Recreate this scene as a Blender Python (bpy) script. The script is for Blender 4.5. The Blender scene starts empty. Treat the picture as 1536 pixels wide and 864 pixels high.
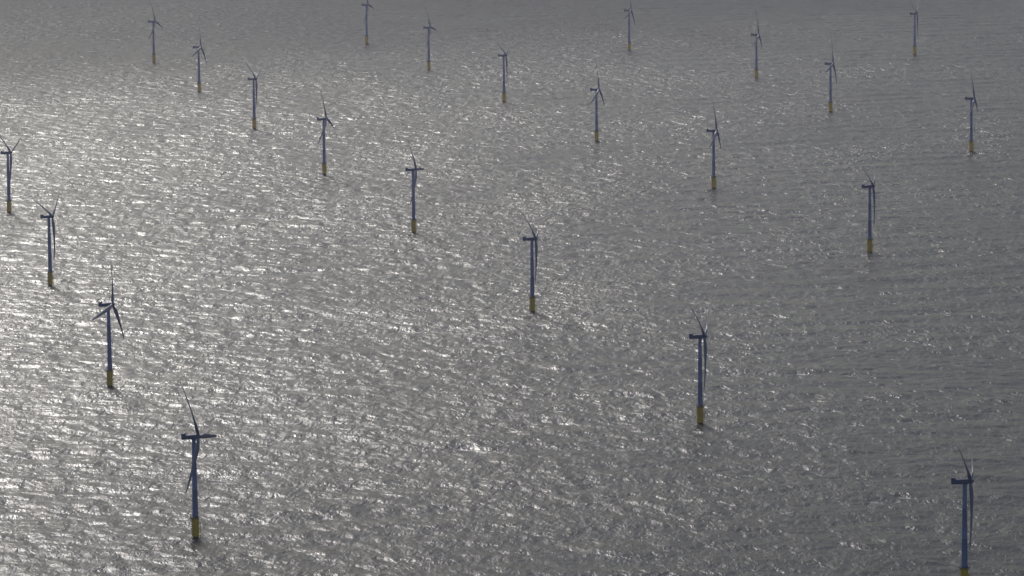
import bpy, bmesh, math, random
import numpy as np
from mathutils import Vector, Matrix
random.seed(7)
scene=bpy.context.scene
try:
    scene.view_settings.view_transform='Standard'; scene.view_settings.look='None'; scene.view_settings.exposure=0
except Exception: pass

# ---------------- sun / sky ----------------
SUN_AZ=math.radians(-16.0)   # from +Y, positive towards +X
SUN_EL=math.radians(32.0)
world=bpy.data.worlds.new("World"); scene.world=world; world.use_nodes=True
nt=world.node_tree; bg=nt.nodes['Background']
sky=nt.nodes.new('ShaderNodeTexSky'); sky.sky_type='NISHITA'; sky.sun_disc=False
sky.sun_elevation=SUN_EL; sky.sun_rotation=SUN_AZ
sky.air_density=1.0; sky.dust_density=1.0; sky.ozone_density=1.0
nt.links.new(sky.outputs[0],bg.inputs[0]); bg.inputs[1].default_value=0.05
sd=bpy.data.lights.new("sun",'SUN'); sd.energy=2.75; sd.angle=math.radians(6); sd.color=(1.0,0.94,0.945)
so=bpy.data.objects.new("sun",sd); scene.collection.objects.link(so)
L=Vector((math.sin(SUN_AZ)*math.cos(SUN_EL),math.cos(SUN_AZ)*math.cos(SUN_EL),math.sin(SUN_EL)))
so.rotation_euler=L.to_track_quat('Z','Y').to_euler()
so.location=(-200,3000,1200)

# ---------------- camera ----------------
F,P,R,H=6226.26,0.131436,-0.010715,615.75
f=Vector((0,math.cos(P),-math.sin(P))); u0=Vector((0,math.sin(P),math.cos(P))); r0=Vector((1,0,0))
rt=r0*math.cos(R)+u0*math.sin(R); up=-r0*math.sin(R)+u0*math.cos(R)
m=Matrix((rt,up,-f)).transposed().to_4x4(); m.translation=(0,0,H)
cd=bpy.data.cameras.new("camera"); cam=bpy.data.objects.new("camera",cd); scene.collection.objects.link(cam)
cam.matrix_world=m; cd.sensor_width=36; cd.lens=F/1536*36; cd.clip_start=1; cd.clip_end=200000
scene.camera=cam

# ---------------- materials ----------------
def newmat(name):
    mt=bpy.data.materials.new(name); mt.use_nodes=True
    return mt, mt.node_tree, mt.node_tree.nodes['Principled BSDF']
def paint(name,c1,c2,rough=0.5,scale=0.4,zscale=0.12,metal=0):
    mt,t,b=newmat(name)
    tc=t.nodes.new('ShaderNodeTexCoord'); mp=t.nodes.new('ShaderNodeMapping')
    mp.inputs['Scale'].default_value=(1,1,zscale)
    n=t.nodes.new('ShaderNodeTexNoise'); n.inputs['Scale'].default_value=scale; n.inputs['Detail'].default_value=5
    cr=t.nodes.new('ShaderNodeValToRGB'); cr.color_ramp.elements[0].position=.35; cr.color_ramp.elements[1].position=.65
    cr.color_ramp.elements[0].color=(*c1,1); cr.color_ramp.elements[1].color=(*c2,1)
    t.links.new(tc.outputs['Object'],mp.inputs[0]); t.links.new(mp.outputs[0],n.inputs['Vector'])
    t.links.new(n.outputs[0],cr.inputs[0]); t.links.new(cr.outputs[0],b.inputs['Base Color'])
    b.inputs['Roughness'].default_value=rough; b.inputs['Metallic'].default_value=metal
    return mt
M_tower=paint("tower_paint_shaded",(.23,.29,.5),(.29,.35,.57),.4,.5,.1)  # grey paint with the blue of sky-lit shade put into its colour
M_blade=paint("blade_paint",(.2,.22,.32),(.25,.27,.36),.4,.3,1)
M_nac=paint("nacelle_paint",(.12,.15,.25),(.16,.2,.3),.5,.5,1)
M_yel=paint("yellow_paint",(.82,.55,.02),(.9,.63,.03),.55,.8,.2)
M_pile=paint("wet_steel",(.03,.028,.02),(.12,.09,.03),.5,.8,.5)
M_dark=paint("galvanised_steel",(.05,.05,.055),(.1,.1,.1),.6,1,1)

# ---------------- water ----------------
mt,t,b=newmat("sea_water")
N=t.nodes.new; LK=t.links.new
tc=N('ShaderNodeTexCoord')
def noise(scale,sx,sy,rot,detail,rough,w=0):
    mp=N('ShaderNodeMapping'); mp.inputs['Rotation'].default_value=(0,0,rot); mp.inputs['Scale'].default_value=(sx,sy,1)
    mp.inputs['Location'].default_value=(w,w*1.7,w)
    n=N('ShaderNodeTexNoise'); n.inputs['Scale'].default_value=scale; n.inputs['Detail'].default_value=detail; n.inputs['Roughness'].default_value=rough
    LK(tc.outputs['Object'],mp.inputs[0]); LK(mp.outputs[0],n.inputs['Vector']); return n.outputs[0]
def math_(op,a,bv,c=None):
    n=N('ShaderNodeMath'); n.operation=op
    for i,v in enumerate((a,bv,c)):
        if v is None: continue
        if isinstance(v,(int,float)): n.inputs[i].default_value=v
        else: LK(v,n.inputs[i])
    return n.outputs[0]
def mrange(v,a,bb,c,d):
    n=N('ShaderNodeMapRange'); LK(v,n.inputs[0])
    for i,x in enumerate((a,bb,c,d)): n.inputs[i+1].default_value=x
    return n.outputs[0]
w2=noise(1/6,1,.6,math.radians(-30),4,.65,31)
w3=noise(1/16,1,.45,math.radians(20),4,.6,61)
gust=mrange(noise(1/240,1,.5,.5,5,.65,9),.33,.67,.65,1.3)   # wind gust patches: rougher and calmer water
h=math_('MULTIPLY',math_('ADD',math_('MULTIPLY',w2,1.5),math_('MULTIPLY',w3,2.3)),gust)
bp=N('ShaderNodeBump'); bp.inputs['Strength'].default_value=1; bp.inputs['Distance'].default_value=1
LK(h,bp.inputs['Height']); LK(bp.outputs[0],b.inputs['Normal'])
LK(mrange(noise(1/500,1,.4,.4,5,.6,5),.32,.68,.25,.33),b.inputs['Roughness'])
b.inputs['IOR'].default_value=1.333
foam=noise(1/5,1,.7,.3,6,.65,77)
at=N('ShaderNodeAttribute'); at.attribute_name='foam'
fm=math_('MULTIPLY',at.outputs['Fac'],math_('ADD',foam,.2))
fr=mrange(fm,.22,.5,0,.85)
mx=N('ShaderNodeMix'); mx.data_type='RGBA'
mx.inputs[6].default_value=(.02,.02,.021,1); mx.inputs[7].default_value=(.75,.75,.75,1)
LK(fr,mx.inputs[0]); LK(mx.outputs[2],b.inputs['Base Color'])

# real wave relief: random-phase wind-sea spectrum on a world-space grid, flat sea continuing outside it
NX,NY=1125,2592
X0,X1,Y0,Y1=-1250.,1250.,2450.,10650.
dx=(X1-X0)/(NX-1); dy=(Y1-Y0)/(NY-1)
rng=np.random.default_rng(3)
kx=np.fft.fftfreq(NX,dx)*2*np.pi; ky=np.fft.fftfreq(NY,dy)*2*np.pi
KX,KY=np.meshgrid(kx,ky); K=np.hypot(KX,KY); K[0,0]=1
th0=math.radians(58)
c=np.cos(np.arctan2(KY,KX)-th0)
kp=2*np.pi/42.
S=K**-3.7*np.exp(-1.0*(kp/K)**2)*(.14+c**2)*np.exp(-(K/(2*np.pi/7.))**2)
c2=np.cos(np.arctan2(KY,KX)-math.radians(100))
S+=2.0*K**-4.0*np.exp(-((K-2*np.pi/80.)/(2*np.pi/300.))**2)*np.abs(c2)**8*.2
S[0,0]=0
A=np.fft.fft2(rng.standard_normal((NY,NX)))*np.sqrt(S)
hgt=np.real(np.fft.ifft2(A)); sc=0.56/hgt.std(); hgt*=sc; A*=sc
Dx=np.real(np.fft.ifft2(-1j*KX/K*A)); Dy=np.real(np.fft.ifft2(-1j*KY/K*A))
lam=.9
Jx=1+lam*np.gradient(Dx,dx,axis=1); Jy=1+lam*np.gradient(Dy,dy,axis=0)
J=Jx*Jy-(lam**2)*np.gradient(Dx,dy,axis=0)*np.gradient(Dy,dx,axis=1)
th=np.quantile(J,.002); foamv=np.clip((th+.12-J)/.2,0,1)
gx=np.linspace(X0,X1,NX); gy=np.linspace(Y0,Y1,NY); GX,GY=np.meshgrid(gx,gy)
e=np.minimum(np.minimum(GX-X0,X1-GX),np.minimum(GY-Y0,Y1-GY)); tp=np.clip(e/100,0,1); tp=tp*tp*(3-2*tp)
co=np.stack([GX+lam*Dx*tp,GY+lam*Dy*tp,hgt*tp],-1).reshape(-1,3).astype(np.float32)
nv=co.shape[0]
idx=np.arange(nv).reshape(NY,NX)
q=np.stack([idx[:-1,:-1],idx[:-1,1:],idx[1:,1:],idx[1:,:-1]],-1).reshape(-1,4)
BX=60000.
outer=np.array([(-BX,-5000,0),(BX,-5000,0),(BX,BX*2,0),(-BX,BX*2,0)],np.float32)
co=np.concatenate([co,outer]); o0=nv
cor=[idx[0,0],idx[0,-1],idx[-1,-1],idx[-1,0]]
fq=np.array([(o0,o0+1,cor[1],cor[0]),(o0+1,o0+2,cor[2],cor[1]),(o0+2,o0+3,cor[3],cor[2]),(o0+3,o0,cor[0],cor[3])])
q=np.concatenate([q,fq])
def grid_mesh(name,co,q,smooth):
    me=bpy.data.meshes.new(name)
    me.vertices.add(len(co)); me.vertices.foreach_set('co',co.ravel())
    me.loops.add(q.size); me.loops.foreach_set('vertex_index',q.ravel().astype(np.int32))
    me.polygons.add(len(q)); me.polygons.foreach_set('loop_start',np.arange(0,q.size,4,dtype=np.int32))
    try: me.polygons.foreach_set('loop_total',np.full(len(q),4,np.int32))
    except Exception: pass
    me.polygons.foreach_set('use_smooth',smooth)
    return me
sm=np.ones(len(q),bool); sm[-4:]=False
me=grid_mesh("sea",co,q,sm)
fa=me.attributes.new('foam','FLOAT','POINT'); fa.data.foreach_set('value',np.concatenate([(foamv*tp).ravel(),np.zeros(4)]).astype(np.float32))
me.update(calc_edges=True)
sea=bpy.data.objects.new("sea",me); scene.collection.objects.link(sea); me.materials.append(mt)

# ---------------- thin cloud veil high out of view, thickness shaped to dim the sun unevenly ----------------
ALT=4300.0; OFF=ALT/math.tan(SUN_EL); OX=OFF*math.sin(SUN_AZ); OY=OFF*math.cos(SUN_AZ)
def ss(a,b_,x):
    v=np.clip((x-a)/(b_-a),0,1); return v*v*(3-2*v)
cx_=np.linspace(-9000,9000,181); cy_=np.linspace(-3000,21000,241); CX,CY=np.meshgrid(cx_,cy_)
cov=.06+.62*(1-ss(2500,4500,CY))+.38*ss(0,1000,CX)*(1-.8*ss(5000,6800,CY))+.25*ss(6800,9500,CY)+.6*ss(7300,8900,CY-1.3*CX)
cov=np.clip(cov,0,.9)
rl=60*np.sin(CX/900+CY/1500)+40*np.sin(CX/410-CY/700+1)
cco=np.stack([CX+OX,CY+OY,ALT+rl],-1).reshape(-1,3).astype(np.float32)
ci=np.arange(CX.size).reshape(CX.shape)
cq=np.stack([ci[:-1,:-1],ci[:-1,1:],ci[1:,1:],ci[1:,:-1]],-1).reshape(-1,4)
cme=grid_mesh("shade_cloud",cco,cq,np.ones(len(cq),bool))
ca=cme.attributes.new('thickness','FLOAT','POINT'); ca.data.foreach_set('value',cov.ravel().astype(np.float32)); cme.update(calc_edges=True)
mc=bpy.data.materials.new("shade_cloud_veil"); mc.use_nodes=True; ct=mc.node_tree; ct.nodes.clear()
co_=ct.nodes.new('ShaderNodeOutputMaterial'); ms=ct.nodes.new('ShaderNodeMixShader'); tr=ct.nodes.new('ShaderNodeBsdfTransparent')
tl=ct.nodes.new('ShaderNodeBsdfTranslucent'); tl.inputs[0].default_value=(.8,.8,.82,1)
aa=ct.nodes.new('ShaderNodeAttribute'); aa.attribute_name='thickness'
tcc=ct.nodes.new('ShaderNodeTexCoord'); nn=ct.nodes.new('ShaderNodeTexNoise'); nn.inputs['Scale'].default_value=.0011; nn.inputs['Detail'].default_value=4
mr=ct.nodes.new('ShaderNodeMapRange'); mr.inputs[1].default_value=.3; mr.inputs[2].default_value=.7; mr.inputs[3].default_value=-.12; mr.inputs[4].default_value=.12
ad=ct.nodes.new('ShaderNodeMath'); ad.operation='ADD'; ad.use_clamp=True
ct.links.new(tcc.outputs['Object'],nn.inputs['Vector']); ct.links.new(nn.outputs[0],mr.inputs[0]); ct.links.new(mr.outputs[0],ad.inputs[0]); ct.links.new(aa.outputs['Fac'],ad.inputs[1])
ct.links.new(ad.outputs[0],ms.inputs[0]); ct.links.new(tr.outputs[0],ms.inputs[1]); ct.links.new(tl.outputs[0],ms.inputs[2]); ct.links.new(ms.outputs[0],co_.inputs[0])
cme.materials.append(mc); cob=bpy.data.objects.new("shade_cloud",cme); scene.collection.objects.link(cob)

# ---------------- haze ----------------
hm=bpy.data.materials.new("haze_air"); hm.use_nodes=True; ht=hm.node_tree; ht.nodes.clear()
o=ht.nodes.new('ShaderNodeOutputMaterial'); vs=ht.nodes.new('ShaderNodeVolumeScatter')
vs.inputs['Color'].default_value=(.68,.63,.9,1); vs.inputs['Density'].default_value=4.4e-5; vs.inputs['Anisotropy'].default_value=.2
ht.links.new(vs.outputs[0],o.inputs['Volume'])
bm=bmesh.new(); bmesh.ops.create_cube(bm,size=1)
bmesh.ops.scale(bm,vec=(40000,40000,1000),verts=bm.verts); bmesh.ops.translate(bm,vec=(0,15000,490),verts=bm.verts)
hme=bpy.data.meshes.new("haze"); bm.to_mesh(hme); ho=bpy.data.objects.new("haze",hme); scene.collection.objects.link(ho); hme.materials.append(hm)

# ---------------- turbine part meshes ----------------
def lathe(bm,prof,seg=24,cx=0,cy=0):
    rings=[]
    for (r,z) in prof:
        rings.append([bm.verts.new((cx+r*math.cos(2*math.pi*i/seg),cy+r*math.sin(2*math.pi*i/seg),z)) for i in range(seg)])
    for a,c in zip(rings,rings[1:]):
        for i in range(seg):
            bm.faces.new((a[i],a[(i+1)%seg],c[(i+1)%seg],c[i]))
    bm.faces.new(rings[0][::-1]); bm.faces.new(rings[-1])
def tube(bm,a,b_,r,seg=6):
    a=Vector(a);b_=Vector(b_);d=b_-a
    q=d.to_track_quat('Z','Y')
    ra=[];rb=[]
    for i in range(seg):
        o_=q@Vector((r*math.cos(2*math.pi*i/seg),r*math.sin(2*math.pi*i/seg),0))
        ra.append(bm.verts.new(a+o_)); rb.append(bm.verts.new(b_+o_))
    for i in range(seg): bm.faces.new((ra[i],ra[(i+1)%seg],rb[(i+1)%seg],rb[i]))
    bm.faces.new(ra[::-1]); bm.faces.new(rb)
def box(bm,x0,x1,y0,y1,z0,z1,bev=0,tail=1.0):
    g=bmesh.ops.create_cube(bm,size=1); vs_=g['verts']
    for v in vs_:
        sx=v.co.x>0; s=1 if sx else tail
        cy=(y0+y1)/2
        v.co=Vector((x1 if sx else x0, cy+(v.co.y)*(y1-y0)*s, z0+(v.co.z+.5)*(z1-z0)*s+(z1-z0)*(1-s)*.7))
    if bev:
        es=list({e for v in vs_ for e in v.link_edges})
        bmesh.ops.bevel(bm,geom=es,offset=bev,segments=3,affect='EDGES',profile=.6)
def mk(name,fn,mat,smooth=True):
    bm=bmesh.new(); fn(bm); bmesh.ops.recalc_face_normals(bm,faces=bm.faces)
    me=bpy.data.meshes.new(name); bm.to_mesh(me); bm.free(); me.materials.append(mat)
    if smooth:
        for p in me.polygons: p.use_smooth=True
        try: me.set_sharp_from_angle(angle=math.radians(40))
        except Exception: pass
    return me
ZP=17.0; HUB=80.0
def f_pile(bm): lathe(bm,[(2.5,-12),(2.5,2.2)])
def f_tp(bm):
    lathe(bm,[(2.75,1.6),(2.75,ZP-.5),(3.0,ZP-.3)])
    for y in (-1.1,1.1):   # boat landing fenders
        tube(bm,(2.9+.9,y,-1.5),(2.9+.9,y,ZP-4),.28)
        for z in (2,7,12): tube(bm,(2.5,y,z),(3.8,y,z),.18)
    for a in (130,215,260):
        x,y=3.0*math.cos(math.radians(a)),3.0*math.sin(math.radians(a)); tube(bm,(x,y,-3),(x,y,ZP-.5),.22)
def f_plat(bm):
    lathe(bm,[(4.3,ZP-.25),(4.3,ZP+.05)],20)
    n=16
    for i in range(n):
        a=2*math.pi*i/n; a2=2*math.pi*(i+1)/n
        p=lambda a,z:(4.2*math.cos(a),4.2*math.sin(a),z)
        tube(bm,p(a,ZP),p(a,ZP+1.3),.07,4)
        for z in (ZP+.65,ZP+1.25): tube(bm,p(a,z),p(a2,z),.06,4)
        if i%2==0: tube(bm,(2.8*math.cos(a),2.8*math.sin(a),ZP-2.2),p(a,ZP-.25),.12,4)
    for i in range(16):
        tube(bm,(3.8,-.4,1+i*.9),(3.8,.4,1+i*.9),.05,4)
    tube(bm,(3.6,-2,ZP),(3.6,-2,ZP+3.2),.15); tube(bm,(3.6,-2,ZP+3.2),(5.6,-2.6,ZP+3.6),.12)
def f_tower(bm):
    lathe(bm,[(2.3,ZP+.05),(2.35,ZP+.2),(2.3,ZP+.5),(2.1,38),(2.15,38.1),(2.1,38.2),(1.8,60),(1.85,60.1),(1.8,60.2),(1.5,HUB-2.3),(1.6,HUB-2.2),(1.6,HUB-1.8)],32)
def f_nac(bm):
    box(bm,-9.8,2.6,-1.95,1.95,-1.9,1.9,.55,.82)
def f_cool(bm):
    box(bm,-9.6,-6.6,-1.9,1.9,1.95,3.3,.15)
    for y in (-1.8,1.8):
        tube(bm,(-6.4,y,1.9),(-6.4,y,3.2),.06,4); tube(bm,(-6.4,y,3.2),(-3,y,3.0),.06,4); tube(bm,(-3,y,1.9),(-3,y,3.0),.06,4)
    tube(bm,(-9,0,3.3),(-9,0,5.2),.09,5); tube(bm,(-9,-.8,4.9),(-9,.8,4.9),.07,4)
def f_hub(bm):
    prof=[(1.55,2.65),(1.75,3.0),(1.8,4.2),(1.65,5.2),(1.2,6.1),(.6,6.6),(.1,6.75)]
    lathe(bm,prof,24)
    bmesh.ops.rotate(bm,verts=bm.verts,cent=(0,0,0),matrix=Matrix.Rotation(math.radians(90),3,'Y'))
RB=50.0
def f_blade(bm):
    st=[(1.2,2.3,1.0,0),(3,2.3,1.0,0),(6,2.9,.75,14),(10,4.3,.42,13),(14,4.1,.32,10),(22,3.4,.26,7),(30,2.8,.24,5),(38,2.2,.22,4),(45,1.6,.2,3),(49,.9,.2,2),(50,.3,.2,2)]
    rings=[];n=14
    for (r,c,th,tw) in st:
        bend=-3.6*((r/RB)**2)
        sweep=-1.2*((r/RB)**2)
        ring=[]
        for i in range(n):
            a=2*math.pi*i/n
            cx=math.cos(a)*.5; cyy=math.sin(a)*.5*th
            if th<.9: cx-=.18; cyy*=(1.25+ .9*math.cos(a)*.5)
            y=cx*c; x=cyy*c; w=math.radians(tw+14)
            ring.append(bm.verts.new((x*math.cos(w)-y*math.sin(w)+bend, x*math.sin(w)+y*math.cos(w)+sweep, r)))
        rings.append(ring)
    for a,c in zip(rings,rings[1:]):
        for i in range(n): bm.faces.new((a[i],a[(i+1)%n],c[(i+1)%n],c[i]))
    bm.faces.new(rings[0][::-1]); bm.faces.new(rings[-1])
ME={'monopile':mk('monopile',f_pile,M_pile),'transition_piece':mk('transition_piece',f_tp,M_yel),'platform':mk('platform',f_plat,M_dark,False),
'tower':mk('tower',f_tower,M_tower),'nacelle':mk('nacelle',f_nac,M_nac),'cooler_top':mk('cooler_top',f_cool,M_nac,False),'hub':mk('hub',f_hub,M_nac),'blade':mk('blade',f_blade,M_blade)}

POS=[(-691,8056,110),(-292,8496,105),(-552,7362,15),(-152,7803,103),(-411,6644,70),(-10,7089,62),(238,8236,15),(-267,5919,113),(133,6372,10),(448,7522,10),(787,8052,60),(-666,5475,74),(-123,5201,97),(279,5678,9),(529,6832,20),(685,6145,3),(-529,4719,60),(22,4457,72),(430,4946,62),(-389,3962,22),(169,3705,72),(-249,3188,100),(326,2958,74)]
def child(name,me,par,loc=(0,0,0),rot=None):
    ob=bpy.data.objects.new(name,me); scene.collection.objects.link(ob); ob.parent=par; ob.location=loc
    if rot: ob.rotation_euler=rot
    return ob
for (x,y,ph) in POS:
    e=bpy.data.objects.new("wind_turbine",None); e.empty_display_size=10; scene.collection.objects.link(e)
    e.location=(x,y,0)
    for k in ('monopile','transition_piece','platform','tower'):
        child(k,ME[k],e,rot=(0,0,math.radians(-35)) if k in('transition_piece','platform') else None)
    yaw=math.radians(-14+random.uniform(-2,2)); tilt=math.radians(-5)
    top=bpy.data.objects.new("nacelle_mount",None); scene.collection.objects.link(top); top.parent=e; top.location=(0,0,HUB)
    top.rotation_mode='XYZ'; top.rotation_euler=(0,tilt,yaw)
    child('nacelle',ME['nacelle'],top); child('cooler_top',ME['cooler_top'],top); child('hub',ME['hub'],top)
    for k in range(3):
        bo=child('blade_%d'%(k+1),ME['blade'],top,loc=(4.2,0,0),rot=(-math.radians(ph+120*k),0,0))
